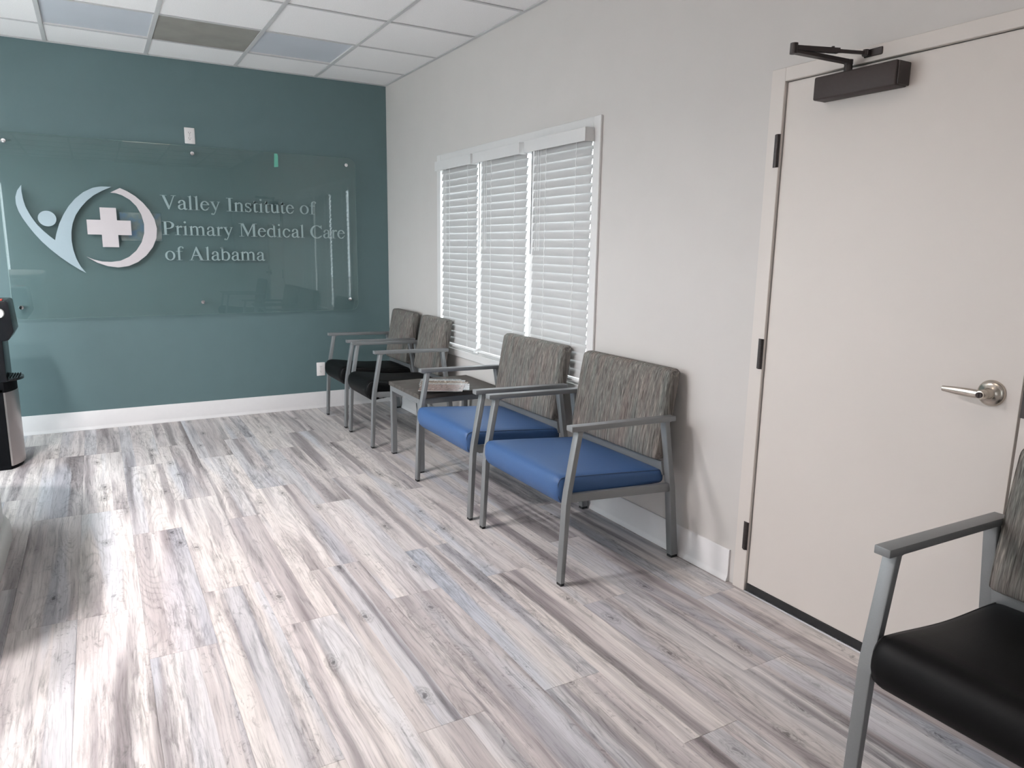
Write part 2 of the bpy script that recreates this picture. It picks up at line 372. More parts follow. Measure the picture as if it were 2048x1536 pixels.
def struct(mb, name, mat, parent=None, smooth=None):
    o = mb.build(name, mat, parent, smooth)
    if not parent: o['kind'] = 'structure'
    return o

# ------------------------------------------------------------------ ground outside
struct(MB().box(-30, 0.2, -34, 26, -0.32, -0.30), 'ground_outside', 'ground')
struct(MB().box(0.2, 30, -34, 26, -0.33, -0.31), 'road_outside', 'ground')

# ------------------------------------------------------------------ floor: sub-floor and planks
fl = struct(MB().box(X0-WT, WT, Y0-WT, WT, -0.06, -0.005), 'floor', 'subfloor')
PWID, PLEN, PX = 0.21724, 1.2085, -2.415
def plank_mesh(w, l):
    me_ = MB().box(0.0002, w-0.0002, 0.0003, l-0.0003, -0.005, 0.0, 0.0006, 1)
    return me_
ends = {0: -3.177, 1: -3.590, 2: -3.170, 3: -3.585, 4: -3.170, 5: -3.575, 6: -3.172, 7: -3.575, 8: -3.980, 9: -3.40, 10: -2.95, 11: -3.70}
cache = {}
for k in range(-11, 12):
    xa, xb = PX+k*PWID, PX+(k+1)*PWID
    if xb < X0+0.001 or xa > -0.001: continue
    xa, xb = max(xa, X0), min(xb, 0.0)
    e0 = ends.get(k, random.choice((-3.17, -3.58, -3.98)))
    y = e0 - math.ceil((e0-Y0)/PLEN)*PLEN
    while y < 0:
        ya, yb = max(y, Y0), min(y+PLEN, 0.0)
        if yb-ya > 0.01:
            key = (round(xb-xa, 3), round(yb-ya, 3))
            if key not in cache:
                o = plank_mesh(xb-xa, yb-ya).build('plank', 'plank', fl); cache[key] = o.data
            else:
                o = bpy.data.objects.new('plank', cache[key]); COL.objects.link(o); o.parent = fl
            o.location = (xa, ya, 0.0)
        y += PLEN

# ------------------------------------------------------------------ walls
WY0, WY1, WZ0, WZ1 = -3.024, -1.145, 0.660, 1.995        # window opening
DY0, DY1, DZ = -5.120, -4.197, 2.006                     # door opening
w = MB()
for (a, b, c, d) in ((Y0, DY0, 0, H+0.1), (DY0, DY1, DZ, H+0.1), (DY1, WY0, 0, H+0.1), (WY0, WY1, 0, WZ0), (WY0, WY1, WZ1, H+0.1), (WY1, 0, 0, H+0.1)):
    w.box(0, WT, a, b, c, d)
struct(w, 'wall_right', 'wall')
struct(MB().box(X0-WT, WT, 0, WT, 0, H+0.1), 'wall_back', 'green')
w = MB(); ys = Y0
for (a, b, c, d) in sorted(LW):
    w.box(X0-WT, X0, ys, a, 0, H+0.1); w.box(X0-WT, X0, a, b, 0, c); w.box(X0-WT, X0, a, b, d, H+0.1); ys = b
w.box(X0-WT, X0, ys, 0, 0, H+0.1)
struct(w, 'wall_left', 'wall')
w = MB(); w.box(X0-WT, BW[0], Y0-WT, Y0, 0, H+0.1); w.box(BW[1], WT, Y0-WT, Y0, 0, H+0.1); w.box(BW[0], BW[1], Y0-WT, Y0, 0, BW[2]); w.box(BW[0], BW[1], Y0-WT, Y0, BW[3], H+0.1)
struct(w, 'wall_front', 'wall')

# windows out of frame that light the room
for n, (a, b, c, d) in enumerate(LW):
    f = MB(); t_ = 0.05; xx0, xx1 = X0-0.11, X0-0.05
    f.box(xx0, xx1, a, b, c, c+t_); f.box(xx0, xx1, a, b, d-t_, d); f.box(xx0, xx1, a, a+t_, c+t_, d-t_); f.box(xx0, xx1, b-t_, b, c+t_, d-t_)
    mid = (a+b)/2; f.box(xx0, xx1, mid-0.03, mid+0.03, c+t_, d-t_)
    wn = struct(f, 'window_%d' % (n+2), 'trim')
    MB().box(X0-0.082, X0-0.078, a+t_, mid-0.03, c+t_, d-t_).build('pane', 'pane', wn)
    MB().box(X0-0.082, X0-0.078, mid+0.03, b-t_, c+t_, d-t_).build('pane', 'pane', wn)
a, b, c, d = BW; f = MB(); t_ = 0.05
f.box(a, b, Y0-0.11, Y0-0.05, c, c+t_); f.box(a, b, Y0-0.11, Y0-0.05, d-t_, d); f.box(a, a+t_, Y0-0.11, Y0-0.05, c+t_, d-t_); f.box(b-t_, b, Y0-0.11, Y0-0.05, c+t_, d-t_)
wn = struct(f, 'window_3', 'trim'); MB().box(a+t_, b-t_, Y0-0.082, Y0-0.078, c+t_, d-t_).build('pane', 'pane', wn)

# ------------------------------------------------------------------ ceiling: backing deck, grid of tees, tiles
T = 0.61
ce = struct(MB().box(X0-WT, WT, Y0-WT, WT, H+0.06, H+0.1), 'ceiling', 'tile')
gx = [0.0]+[-0.60-i*T for i in range(8) if -0.60-i*T > X0]+[X0]
gy = [0.0]+[-0.474-j*T for j in range(14) if -0.474-j*T > Y0]+[Y0]
TW = 0.012
for x in gx:
    if x in (0.0, X0):
        MB().box(*((x-0.022, x) if x == 0.0 else (x, x+0.022)), Y0, 0, H-0.001, H+0.004).build('wall_angle', 'tee', ce)
    else:
        MB().box(x-TW, x+TW, Y0, 0, H-0.001, H+0.004).build('grid_tee', 'tee', ce)
for y in gy:
    if y in (0.0, Y0):
        MB().box(X0, 0, *((y-0.022, y) if y == 0.0 else (y, y+0.022)), H-0.0008, H+0.004).build('wall_angle', 'tee', ce)
        continue
    for xa, xb in zip(gx[1:], gx[:-1]):
        MB().box(xa+TW, xb-TW, y-TW*0.8, y+TW*0.8, H-0.0006, H+0.004).build('cross_tee', 'tee', ce)
tcache = {}
def light_panel(x0, x1, y0, y1, label, lit):
    t_ = thing('ceiling_light', ((x0+x1)/2, (y0+y1)/2, H+0.003), label, 'ceiling light', None)
    f = MB(); e = 0.012; z0, z1 = H+0.0042, H+0.03
    f.box(x0, x1, y0, y0+e, z0, z1); f.box(x0, x1, y1-e, y1, z0, z1); f.box(x0, x0+e, y0+e, y1-e, z0, z1); f.box(x1-e, x1, y0+e, y1-e, z0, z1)
    f.build('frame', 'trim', t_)
    MB().box(x0+e, x1-e, y0+e, y1-e, H+0.010, H+0.014).build('lens', lit or 'lens', t_)
def lit_lens(name, col, pw):
    mt, tt, bb = nt(name); setp(bb, (0.8, 0.8, 0.8), 0.5)
    bb.inputs['Emission Color'].default_value = (*col, 1); bb.inputs['Emission Strength'].default_value = pw; M[name] = mt
lit_lens('lens_desk', (1.0, 0.955, 0.96), LAMP_DESK); lit_lens('lens_door', (1.0, 0.84, 0.70), LAMP_DOOR)
LIT = {(2, 8): 'lens_door'}
LITLAB = {(2, 8): 'lit warm ceiling light panel over the floor in front of the white door'}
LAB = {(1, 1): 'unlit bluish-white light panel right of the taupe ceiling panel', (3, 1): 'unlit bluish-white light panel left of the taupe ceiling panel',
       }
for i, (xa, xb) in enumerate(zip(gx[1:], gx[:-1])):
    for j, (ya, yb) in enumerate(zip(gy[1:], gy[:-1])):
        g_ = 0.003
        if (i, j) in LAB or (i, j) in LIT:
            lb = LAB.get((i, j)) or LITLAB[(i, j)]
            light_panel(xa+g_, xb-g_, ya+g_, yb-g_, lb, LIT.get((i, j))); continue
        sp = (i, j) == (2, 1)
        key = (round(xb-xa, 3), round(yb-ya, 3), sp)
        if key not in tcache:
            hw, hl = (xb-xa)/2-g_, (yb-ya)/2-g_
            tcache[key] = MB().box(-hw, hw, -hl, hl, 0, 0.016, 0.0015, 1).build('ceiling_tile', 'tile_grey' if sp else 'tile', ce); o = tcache[key]
            if sp: o['label'] = 'taupe-grey discoloured panel'
        else:
            o = bpy.data.objects.new('ceiling_tile', tcache[key].data); COL.objects.link(o); o.parent = ce
        o.location = ((xa+xb)/2, (ya+yb)/2, H+0.0045+random.uniform(0, 0.0015))

# two recessed downlights over the reception desk, out of frame
for y, lb in ((-3.32, 'short cylinder ceiling downlight over the camera end of the reception desk'), (-2.72, 'short cylinder ceiling downlight over the green-wall end of the reception desk')):
    t_ = thing('downlight', (-3.28, y, H), lb, 'ceiling light')
    MB().lathe([(0.100, 0.004), (0.118, 0.004), (0.118, 0.050), (0.101, 0.050), (0.100, 0.048), (0.100, 0.004)], (-3.28, y, H), (0, 0, -1), 36, False).build('housing', 'trim', t_, smooth=40)
    MB().tube((-3.28, y, H-0.010), (-3.28, y, H-0.012), 0.0985, n=36).build('lens', 'lens_desk', t_)

# ------------------------------------------------------------------ baseboards (cove base with a small toe)
def base_prof(h): return [(0, 0.001), (-0.018, 0.001), (-0.017, 0.008), (-0.011, 0.020), (-0.009, 0.03), (-0.009, h-0.004), (-0.006, h), (0, h)]
struct(MB().prism(base_prof(0.142), DY1+0.095, -0.018, 'y'), 'baseboard_right', 'base', smooth=40)
struct(MB().prism(base_prof(0.142), Y0, DY0-0.09, 'y'), 'baseboard_right_front', 'base', smooth=40)
struct(MB().prism(base_prof(0.142), X0, 0.0, 'x'), 'baseboard_back', 'base', smooth=40)

# ------------------------------------------------------------------ window: casing, mullions, glass
wn = struct(MB().box(-0.0001, 0.012, WY0-0.0, WY0+0.004, WZ0, WZ1), 'window_1', 'trim')
f = MB(); cw = 0.060; xo = -0.014
f.box(xo, 0, WY0-cw, WY0, WZ0-cw+0.01, WZ1+cw-0.004, 0.002, 1); f.box(xo, 0, WY1, WY1+cw, WZ0-cw+0.01, WZ1+cw-0.004, 0.002, 1)
f.box(xo, 0, WY0, WY1, WZ1, WZ1+cw-0.004, 0.002, 1); f.box(xo, 0, WY0, WY1, WZ0-cw+0.01, WZ0, 0.002, 1)
f.build('casing', 'trim', wn)
MULL = [(-1.785, -1.752), (-2.434, -2.392)]
f = MB()
f.box(0.0, WT, WY0, WY1, WZ0-0.001, WZ0+0.012); f.build('sill', 'trim', wn)
for a, b in MULL: MB().box(0.006, 0.13, a, b, WZ0+0.012, WZ1).build('mullion', 'trim', wn)
PAN = [(WY1, MULL[0][1]), (MULL[0][0], MULL[1][1]), (MULL[1][0], WY0)]
for b, a in PAN:
    f = MB(); s_ = 0.03; x0, x1 = 0.10, 0.135
    f.box(x0, x1, a, b, WZ0+0.012, WZ0+0.012+s_); f.box(x0, x1, a, b, WZ1-s_, WZ1); f.box(x0, x1, a, a+s_, WZ0+0.042, WZ1-s_); f.box(x0, x1, b-s_, b, WZ0+0.042, WZ1-s_)
    sf = f.build('sash', 'trim', wn)
    MB().box(0.115, 0.119, a+s_, b-s_, WZ0+0.042, WZ1-s_).build('pane', 'pane', sf)

# ------------------------------------------------------------------ the three blinds
BL = [(-1.200, -1.752, -1.176, -1.752, 'white slatted blind at the end nearest the green wall'),
      (-1.818, -2.390, -1.780, -2.380, 'white slatted blind in the middle of the window, wand on its left'),
      (-2.467, -3.028, -2.434, -3.034, 'white slatted blind at the end nearest the door, grey square valance end')]
XS, PITCH, NSL, ZTOP = -0.016, 0.0464, 27, 1.934
th = math.radians(75); hw = 0.0255
def slat_pts():
    """cross-section in x,z: room edge low, outer edge high, slightly crowned, 2.6 mm thick"""
    up, dn = [], []
    for q in range(7):
        s_ = -1+q/3; d = s_*hw; bow = 0.0022*(1-s_*s_)
        cx, cz = d*math.cos(th), d*math.sin(th); nx, nz = -math.sin(th), math.cos(th)
        up.append((cx+nx*(bow+0.0013), cz+nz*(bow+0.0013))); dn.append((cx+nx*(bow-0.0013), cz+nz*(bow-0.0013)))
    return up+dn[::-1]
for n, (ya, yb, va, vb, lb) in enumerate(BL):
    t_ = thing('window_blind', (XS, (ya+yb)/2, 0.69), lb, 'blind', 'blinds of the triple window')
    v = MB(); z0, z1 = 1.928, 1.994; ln = 0.006
    v.box(-0.072, -0.066, vb, va, z0, z1, 0.001, 1)
    v.box(-0.066, -0.0145, vb, vb+ln, z0, z1); v.box(-0.066, -0.0145, va-ln, va, z0, z1)
    v.build('valance', 'blind', t_, smooth=30)
    MB().box(XS-0.020, XS+0.020, yb, ya, 1.962, 1.990, 0.002, 1).build('headrail', 'blind', t_)
    first = None; y0_, y1_ = yb, ya
    for i in range(NSL):
        z = ZTOP-i*PITCH
        if first is None:
            m_ = MB().prism([(XS+p, 1.0+q) for p, q in slat_pts()], y0_, y1_, 'y'); first = m_.build('slat', 'slat', t_, smooth=30); o = first
        else:
            o = bpy.data.objects.new('slat', first.data); COL.objects.link(o); o.parent = t_
        o.location = (0, 0, z-1.0)
    zb = ZTOP-NSL*PITCH+0.012
    r_ = MB(); c_, s__ = math.cos(math.radians(20)), math.sin(math.radians(20))
    r_.prism([(XS-0.022+p, zb-0.012+q) for p, q in ((0, 0), (0.050, 0.016), (0.046, 0.028), (-0.004, 0.012))], y0_, y1_, 'y', 0.002)
    br = r_.build('bottom_rail', 'blind', t_)
    for yy in (y0_, y1_):
        MB().prism([(XS-0.022+p, zb-0.012+q) for p, q in ((-0.003, -0.003), (0.053, 0.014), (0.049, 0.031), (-0.007, 0.015))], yy-0.004, yy+0.004, 'y', 0.001).build('end_cap', 'blind', br)
    for fr_ in (0.24, 0.76):
        yy = ya+(yb-ya)*fr_; c_ = MB()
        for i in range(NSL):
            z = ZTOP-i*PITCH; lo = (XS-hw*math.cos(th)-0.0015, z-hw*math.sin(th)); nxt = (XS-hw*math.cos(th)-0.004, z-PITCH-hw*math.sin(th))
            c_.sweep([(lo[0], yy, lo[1]+PITCH), (lo[0]-0.001, yy+0.003, lo[1]+PITCH*0.5), (lo[0], yy, lo[1])], 0.0013, 5)
        c_.build('ladder_cord', 'cord', t_)
    if n:
        yy = ya-0.022
        wd = MB().tube((XS-0.032, yy, 1.962), (XS-0.034, yy, 1.36), 0.0038, n=8).build('tilt_wand', 'wand', t_)
    c_ = MB()
    for dy in (0.055, 0.075, 0.10): c_.tube((XS-0.024, ya-dy, 1.962), (XS-0.026, ya-dy-0.004, 1.38), 0.0012, n=5)
    c_.build('lift_cord', 'cord', t_)

# ------------------------------------------------------------------ door with frame and hardware
dr = struct(MB().box(0.002, 0.046, DY0+0.013, DY1-0.003, 0.034, DZ-0.003, 0.001, 1), 'door_1', 'door')
f = MB(); cw = 0.062; xo = -0.012
f.box(xo, 0.0, DY1, DY1+cw, 0, DZ+0.048, 0.0015, 1); f.box(xo, 0.0, DY0-cw, DY0, 0, DZ+0.048, 0.0015, 1); f.box(xo, 0.0, DY0, DY1, DZ, DZ+0.048, 0.0015, 1)
f.build('door_frame', 'door', dr)
f = MB(); f.box(0.048, 0.12, DY1-0.03, DY1, 0, DZ); f.box(0.048, 0.12, DY0, DY0+0.03, 0, DZ); f.box(0.048, 0.12, DY0, DY1, DZ-0.03, DZ); f.box(0.10, 0.12, DY0+0.03, DY1-0.03, 0, DZ-0.03); f.box(0.05, 0.10, DY0+0.03, DY1-0.03, 0.0046, 0.03)
f.build('door_stop_light_block', 'gap', dr)  # jamb stops joined with an added unseen backing and strip against light leaks
MB().box(-0.004, 0.044, DY0+0.013, DY1-0.006, 0.0052, 0.034, 0.001, 1).build('door_sweep', 'rubber', dr)
MB().prism([(-0.014, 0), (-0.010, 0.0035), (0.10, 0.0045), (0.10, 0)], DY0+0.001, DY1-0.001, 'y').build('threshold', 'alu', dr)
for z0, z1 in ((1.703, 1.822), (0.938, 1.057), (0.180, 0.299)):
    hm = MB(); hm.tube((-0.013, -4.186, z0), (-0.013, -4.186, z1), 0.0075, n=14)
    for k in range(5): hm.tube((-0.013, -4.186, z0+(z1-z0)*k/5+0.0015), (-0.013, -4.186, z0+(z1-z0)*(k+1)/5-0.0015), 0.0085, n=14)
    hm.box(-0.0135, -0.011, -4.197, -4.172, z0, z1)
    hm.build('hinge', 'bronze', dr, smooth=40)
MB().box(-0.0145, -0.0115, DY0-0.018, DY0+0.001, 0.94, 1.075).build('strike_plate', 'bronze', dr)
# lever handle
hb = MB(); o_ = (0.002, -5.030, 0.994)
hb.lathe([(0.039, 0), (0.039, 0.003), (0.0375, 0.007), (0.034, 0.011), (0.028, 0.014), (0.018, 0.0165), (0.0155, 0.020), (0.0145, 0.045), (0.0135, 0.062), (0.0115, 0.067), (0.004, 0.068)], o_, (-1, 0, 0), 40)
hn = hb.build('door_handle', 'nickel', dr, smooth=50)
lv = MB(); sec = []
for k in range(9):
    s_ = k/8; y = -5.030+0.004+0.112*s_; hz = 0.0125-0.0045*s_+0.002*math.sin(PI*s_); hx = 0.0085-0.0035*s_; z = 0.994-0.001*s_; x = -0.054+0.006*s_**2
    sec.append([(x+hx*math.cos(2*PI*j/14), y, z+hz*math.sin(2*PI*j/14)) for j in range(14)])
lv.loft(sec); lv.build('lever', 'nickel', hn, smooth=60)
kb = MB(); kb.tube((-0.062, -5.030, 0.994), (-0.0705, -5.030, 0.994), 0.009, 0.0085, 20); kb.box(-0.0722, -0.0700, -5.0315, -5.0285, 0.989, 0.999)
kb.build('key_cylinder', 'bronze_light', hn, smooth=40)
# door closer
cl = thing('door_closer', (-0.0, -4.50, 1.905), 'dark brown door closer box with folding arm above the white door', 'door closer')
b_ = MB(); b_.box(-0.062, 0.0015, -4.662, -4.362, 1.906, 1.982, 0.006, 3); b_.build('cover', 'bronze_light', cl, smooth=35)
MB().box(-0.058, 0.0015, -4.668, -4.6625, 1.909, 1.979, 0.003, 2).build('end_cap', 'bronze', cl, smooth=35)
b_ = MB(); b_.tube((-0.042, -4.476, 1.980), (-0.042, -4.476, 2.012), 0.014, 0.012, 18); b_.build('spindle', 'bronze', cl, smooth=40)
def bar(mb, p, q, wd, hd):
    p = Vector(p); q = Vector(q); d = (q-p).normalized(); u = d.cross(Vector((0, 0, 1))).normalized()*wd/2; z = Vector((0, 0, hd/2))
    mb.loft([[p-u-z, p+u-z, p+u+z, p-u+z], [q-u-z, q+u-z, q+u+z, q-u+z]])
EL = (-0.272, -4.443, 2.030)
b_ = MB(); bar(b_, (-0.042, -4.476, 2.012), (EL[0], EL[1], 2.020), 0.022, 0.012); b_.tube((-0.042, -4.476, 2.004), (-0.042, -4.476, 2.018), 0.014, n=18); b_.build('main_arm', 'bronze', cl, smooth=40)
b_ = MB(); b_.tube((EL[0], EL[1], 2.012), (EL[0], EL[1], 2.044), 0.012, n=18); b_.build('elbow', 'bronze', cl, smooth=40)
b_ = MB(); q = Vector((-0.12, -4.492, 2.032)); bar(b_, EL, q, 0.020, 0.014); bar(b_, q, (-0.028, -4.523, 2.032), 0.011, 0.009); b_.tube((q.x-0.02, q.y+0.006, 2.034), (q.x-0.02, q.y+0.006, 2.044), 0.005, n=10); b_.build('forearm', 'bronze', cl, smooth=40)
b_ = MB(); b_.box(-0.016, -0.012, -4.575, -4.510, 2.020, 2.044, 0.002, 1); b_.tube((-0.026, -4.524, 2.022), (-0.026, -4.524, 2.042), 0.009, n=14); b_.box(-0.03, -0.012, -4.535, -4.513, 2.024, 2.040); b_.build('foot_bracket', 'bronze', cl, smooth=40)

# ------------------------------------------------------------------ chairs (local frame: x = 0 is the wall line, front towards -x, y = 0 the middle)
def rr2(hx, hz, r):
    out = []
    for sx, sz, a0 in ((1, 1, 0), (-1, 1, 90), (-1, -1, 180), (1, -1, 270)):
        for k in range(7):
            a = math.radians(a0+15*k); out.append((sx*(hx-r)+r*math.cos(a), sz*(hz-r)+r*math.sin(a)))
    full = []
    for p, q in zip(out, out[1:]+out[:1]):
        n = max(1, int(math.hypot(q[0]-p[0], q[1]-p[1])/0.03))
        full += [(p[0]+(q[0]-p[0])*k/n, p[1]+(q[1]-p[1])*k/n) for k in range(n)]
    return full
def make_chair(name, wid, seatmat, seammat, label, puff=0.0):
    t_ = thing(name, (0, 0, 0), label, 'chair'); hw_ = wid/2; LW_ = 0.036
    for s_ in (1, -1):
        ya, yb = (hw_-LW_, hw_) if s_ > 0 else (-hw_, -hw_+LW_)
        # front leg, bent at the seat rail
        lg = MB().prism([(-0.672, 0.012), (-0.656, 0.360), (-0.650, 0.410), (-0.606, 0.664), (-0.580, 0.664), (-0.629, 0.400), (-0.634, 0.350), (-0.651, 0.012)], ya, yb, 'y', 0.003).build('leg', 'metal', t_, smooth=35)
        MB().box(-0.671, -0.652, ya+0.002, yb-0.002, 0.0, 0.012, 0.002, 1).build('foot_glide', 'rubber', lg)
        lg = MB().prism([(-0.060, 0.012), (-0.092, 0.345), (-0.143, 0.654), (-0.117, 0.654), (-0.064, 0.345), (-0.021, 0.012)], ya, yb, 'y', 0.003).build('leg', 'metal', t_, smooth=35)
        MB().box(-0.059, -0.022, ya+0.002, yb-0.002, 0.0, 0.012, 0.002, 1).build('foot_glide', 'rubber', lg)
        ym = (ya+yb)/2
        ar = MB().prism([(-0.640, 0.664), (-0.640, 0.686), (-0.084, 0.674), (-0.084, 0.652)], ym-0.021, ym+0.021, 'y', 0.002)
        ar.prism([(-0.580, 0.656), (-0.556, 0.663), (-0.590, 0.663), (-0.590, 0.634)], ya+0.003, yb-0.003, 'y')
        ar.prism([(-0.117, 0.642), (-0.114, 0.648), (-0.098, 0.653), (-0.125, 0.654)], ya+0.003, yb-0.003, 'y')
        ar.build('armrest', 'metal', t_, smooth=35)
        MB().prism([(-0.636, 0.362), (-0.634, 0.398), (-0.086, 0.362), (-0.083, 0.324)], ym-0.011, ym+0.011, 'y', 0.002).build('side_rail', 'metal', t_, smooth=35)
    MB().prism([(-0.110, 0.395), (-0.098, 0.395), (-0.112, 0.462), (-0.124, 0.462)], -hw_+LW_, hw_-LW_, 'y', 0.002).build('rear_crossbar', 'metal', t_, smooth=35)
    MB().box(-0.600, -0.575, -hw_+LW_, hw_-LW_, 0.345, 0.368, 0.002, 1).build('front_crossbar', 'metal', t_, smooth=35)
    # seat cushion
    sy = hw_-LW_-0.003
    def fs(p):
        u = (p.x+0.29)/0.58                       # 0 front .. 1 back
        zt = 0.470-0.050*u; zb = 0.338-puff+(0.018+puff)*min(1, 2.5*u); v = (p.z+0.055)/0.11
        z = zb+(zt-zb)*v
        crown = 0.016*max(0, 1-(p.x/0.29)**2)*max(0, 1-(p.y/sy)**2)*max(0, v)
        x = -0.668+0.576*u - (0.008+puff)*math.sin(PI*min(1, max(0, v)))*(1-u)**3
        z += puff*0.5*math.cos(2*PI*u)*max(0, v)
        if v < 0.45: x += 0.014*(1-u)**4*(0.45-v)/0.45
        return Vector((x, p.y, z+crown))
    st = MB().rounded(0.29, sy, 0.055, 0.030, 12, fs).build('seat', seatmat, t_, smooth=180)
    for s_ in (1, -1):
        pts = [fs(Vector((a, s_*(sy-0.010), c))) for a, c in rr2(0.2824, 0.0474, 0.0224)]
        MB().sweep(pts, 0.0022, 5, True).build('seam', seammat, st, smooth=180)
    # backrest cushion
    by = hw_-0.034
    def fb(p):
        v = (p.z+0.208)/0.416; z = 0.468+0.408*v
        xc = -0.128+0.070*v; bow = 0.010*(1-(p.y/by)**2)*math.sin(PI*v)
        x = xc+p.x
        if p.x < 0: x -= bow
        ins = 0.012*(abs(p.y)/by)**6*(abs(2*v-1))**4
        return Vector((x, p.y*(1-ins), z))
    bk = MB().rounded(0.034, by, 0.208, 0.024, 10, fb).build('backrest', 'cloth', t_, smooth=180)
    for s_ in (1, -1):
        pts = [fb(Vector((a, s_*(by-0.007), c))) for a, c in rr2(0.0269, 0.2009, 0.0169)]
        MB().sweep(pts, 0.0016, 5, True).build('seam', 'cloth', bk, smooth=180)
    return t_
wide = make_chair('wide_armchair', 0.742, 'blue', 'blue_seam', 'blue vinyl armchair beside the side table, its back across the window')
wide.location = (-0.006, -2.602, 0); wide['group'] = 'blue seated armchairs along the window wall'
c2 = copy_tree(wide); c2.location = (0.0, -3.440, 0); c2['label'] = 'blue vinyl armchair nearest the white door, grey back against bare wall'
nar = make_chair('armchair', 0.535, 'blackvinyl', 'black_seam', 'black seat armchair in the corner, closest to the green wall', 0.014)
nar.location = (0.0, -0.546, 0); nar['group'] = 'black seated armchairs'
c3 = copy_tree(nar); c3.location = (-0.006, -1.186, 0); c3['label'] = 'black seat armchair between the corner chair and the side table'
c4 = copy_tree(nar); c4.location = (0.0, -5.130-0.2675+0.005, 0); c4['label'] = 'black seat armchair cut off by the right picture edge, overlapping the white door'

# ------------------------------------------------------------------ side table and magazines
tb = thing('side_table', (-0.31, -1.862, 0), 'low grey side table with dark laminate top between black and blue chairs', 'table')
TX0, TX1, TY0, TY1 = -0.602, -0.022, -2.122, -1.602
MB().box(TX0, TX1, TY0, TY1, 0.474, 0.500, 0.002, 1).build('tabletop', 'laminate', tb)
lw = 0.034
for x in (TX0+0.006, TX1-0.006-lw):
    for y in (TY0+0.006, TY1-0.006-lw):
        l_ = MB().box(x, x+lw, y, y+lw, 0.008, 0.474, 0.002, 1).build('leg', 'metal', tb)
        MB().box(x+0.002, x+lw-0.002, y+0.002, y+lw-0.002, 0.0, 0.008).build('foot_glide', 'rubber', l_)
a_ = TX0+0.006; b_ = TX1-0.006; c_ = TY0+0.006; d_ = TY1-0.006
for args in ((a_, a_+0.03, c_+lw, d_-lw), (b_-0.03, b_, c_+lw, d_-lw), (a_+lw, b_-lw, c_, c_+0.03), (a_+lw, b_-lw, d_-0.03, d_)):
    MB().box(*args, 0.438, 0.474, 0.002, 1).build('apron_rail', 'metal', tb)
mag = [(0.00, 1, ((0.60, 0.58, 0.57), (0.26, 0.28, 0.29), (0.66, 0.66, 0.65)), 'mostly white magazine at the back of the fan, lowest of all'),
       (0.02, -2, ((0.55, 0.54, 0.53), (0.36, 0.37, 0.37), (0.36, 0.15, 0.15)), 'pale grey magazine with a little red, second from the back of the fan'),
       (0.00, 2, ((0.52, 0.50, 0.47), (0.22, 0.18, 0.15), (0.66, 0.65, 0.63)), 'grey and white magazine between the pale grey and the tan ones'),
       (0.035, 0, ((0.46, 0.36, 0.23), (0.18, 0.11, 0.08), (0.58, 0.53, 0.45)), 'tan and brown magazine in the middle of the fan'),
       (0.02, -3, ((0.50, 0.49, 0.46), (0.25, 0.22, 0.19), (0.28, 0.15, 0.12)), 'grey-green magazine with brown spots in front of the tan one'),
       (0.04, 2, ((0.60, 0.58, 0.57), (0.27, 0.26, 0.26), (0.40, 0.14, 0.14)), 'grey magazine with red patches, second from the front of the fan'),
       (0.00, -1, ((0.085, 0.075, 0.075), (0.24, 0.17, 0.15), (0.52, 0.48, 0.47)), 'dark brown magazine on top at the front, over the table edge')]
for i, (dx, rz, cols, lb) in enumerate(mag):
    x, y = -0.305-0.127*i/6+0.877*dx, -1.788-0.300*i/6-0.48*dx; z = 0.5004+0.0040*i
    t_ = thing('magazine', (x, y, z), lb, 'magazine', 'magazines fanned on the side table')
    MB().box(x-0.104, x+0.104, y-0.135, y+0.135, z, z+0.0030).build('pages', 'pages', t_)
    MB().box(x-0.105, x+0.105, y-0.136, y+0.136, z+0.0030, z+0.0036).build('cover', mk_cover(i, cols), t_)
    t_.rotation_euler[2] = math.radians(61.3+rz)

# ------------------------------------------------------------------ wall outlets
def outlet(x, z, label):
    t_ = thing('wall_outlet', (x, 0, z), label, 'outlet', None)
    MB().box(x-0.036, x+0.036, -0.006, 0, z-0.058, z+0.058, 0.003, 2).build('cover_plate', 'outlet', t_, smooth=40)
    for s_ in (1, -1):
        zc = z+s_*0.020
        pts = [(x+0.017*math.cos(a), zc+min(0.0135, max(-0.0135, 0.017*math.sin(a)))) for a in [2*PI*k/28 for k in range(28)]]
        r_ = MB().prism(pts, -0.0085, -0.006, 'y').build('receptacle', 'outlet', t_)
        d_ = MB(); d_.box(x-0.0080, x-0.0056, -0.0089, -0.0084, zc-0.002, zc+0.008); d_.box(x+0.0054, x+0.0078, -0.0089, -0.0084, zc-0.001, zc+0.007); d_.tube((x, -0.0084, zc-0.0075), (x, -0.0089, zc-0.0075), 0.0028, n=10)
        d_.build('slot', 'outlet_dark', r_)
    s_ = MB().tube((x, -0.006, z), (x, -0.0072, z), 0.003, n=10).build('screw', 'chrome', t_)
outlet(-1.558, 2.186, 'white duplex outlet high on the green wall above the glass sign')
outlet(-0.631, 0.340, 'white duplex outlet low on the green wall beside the corner chair')

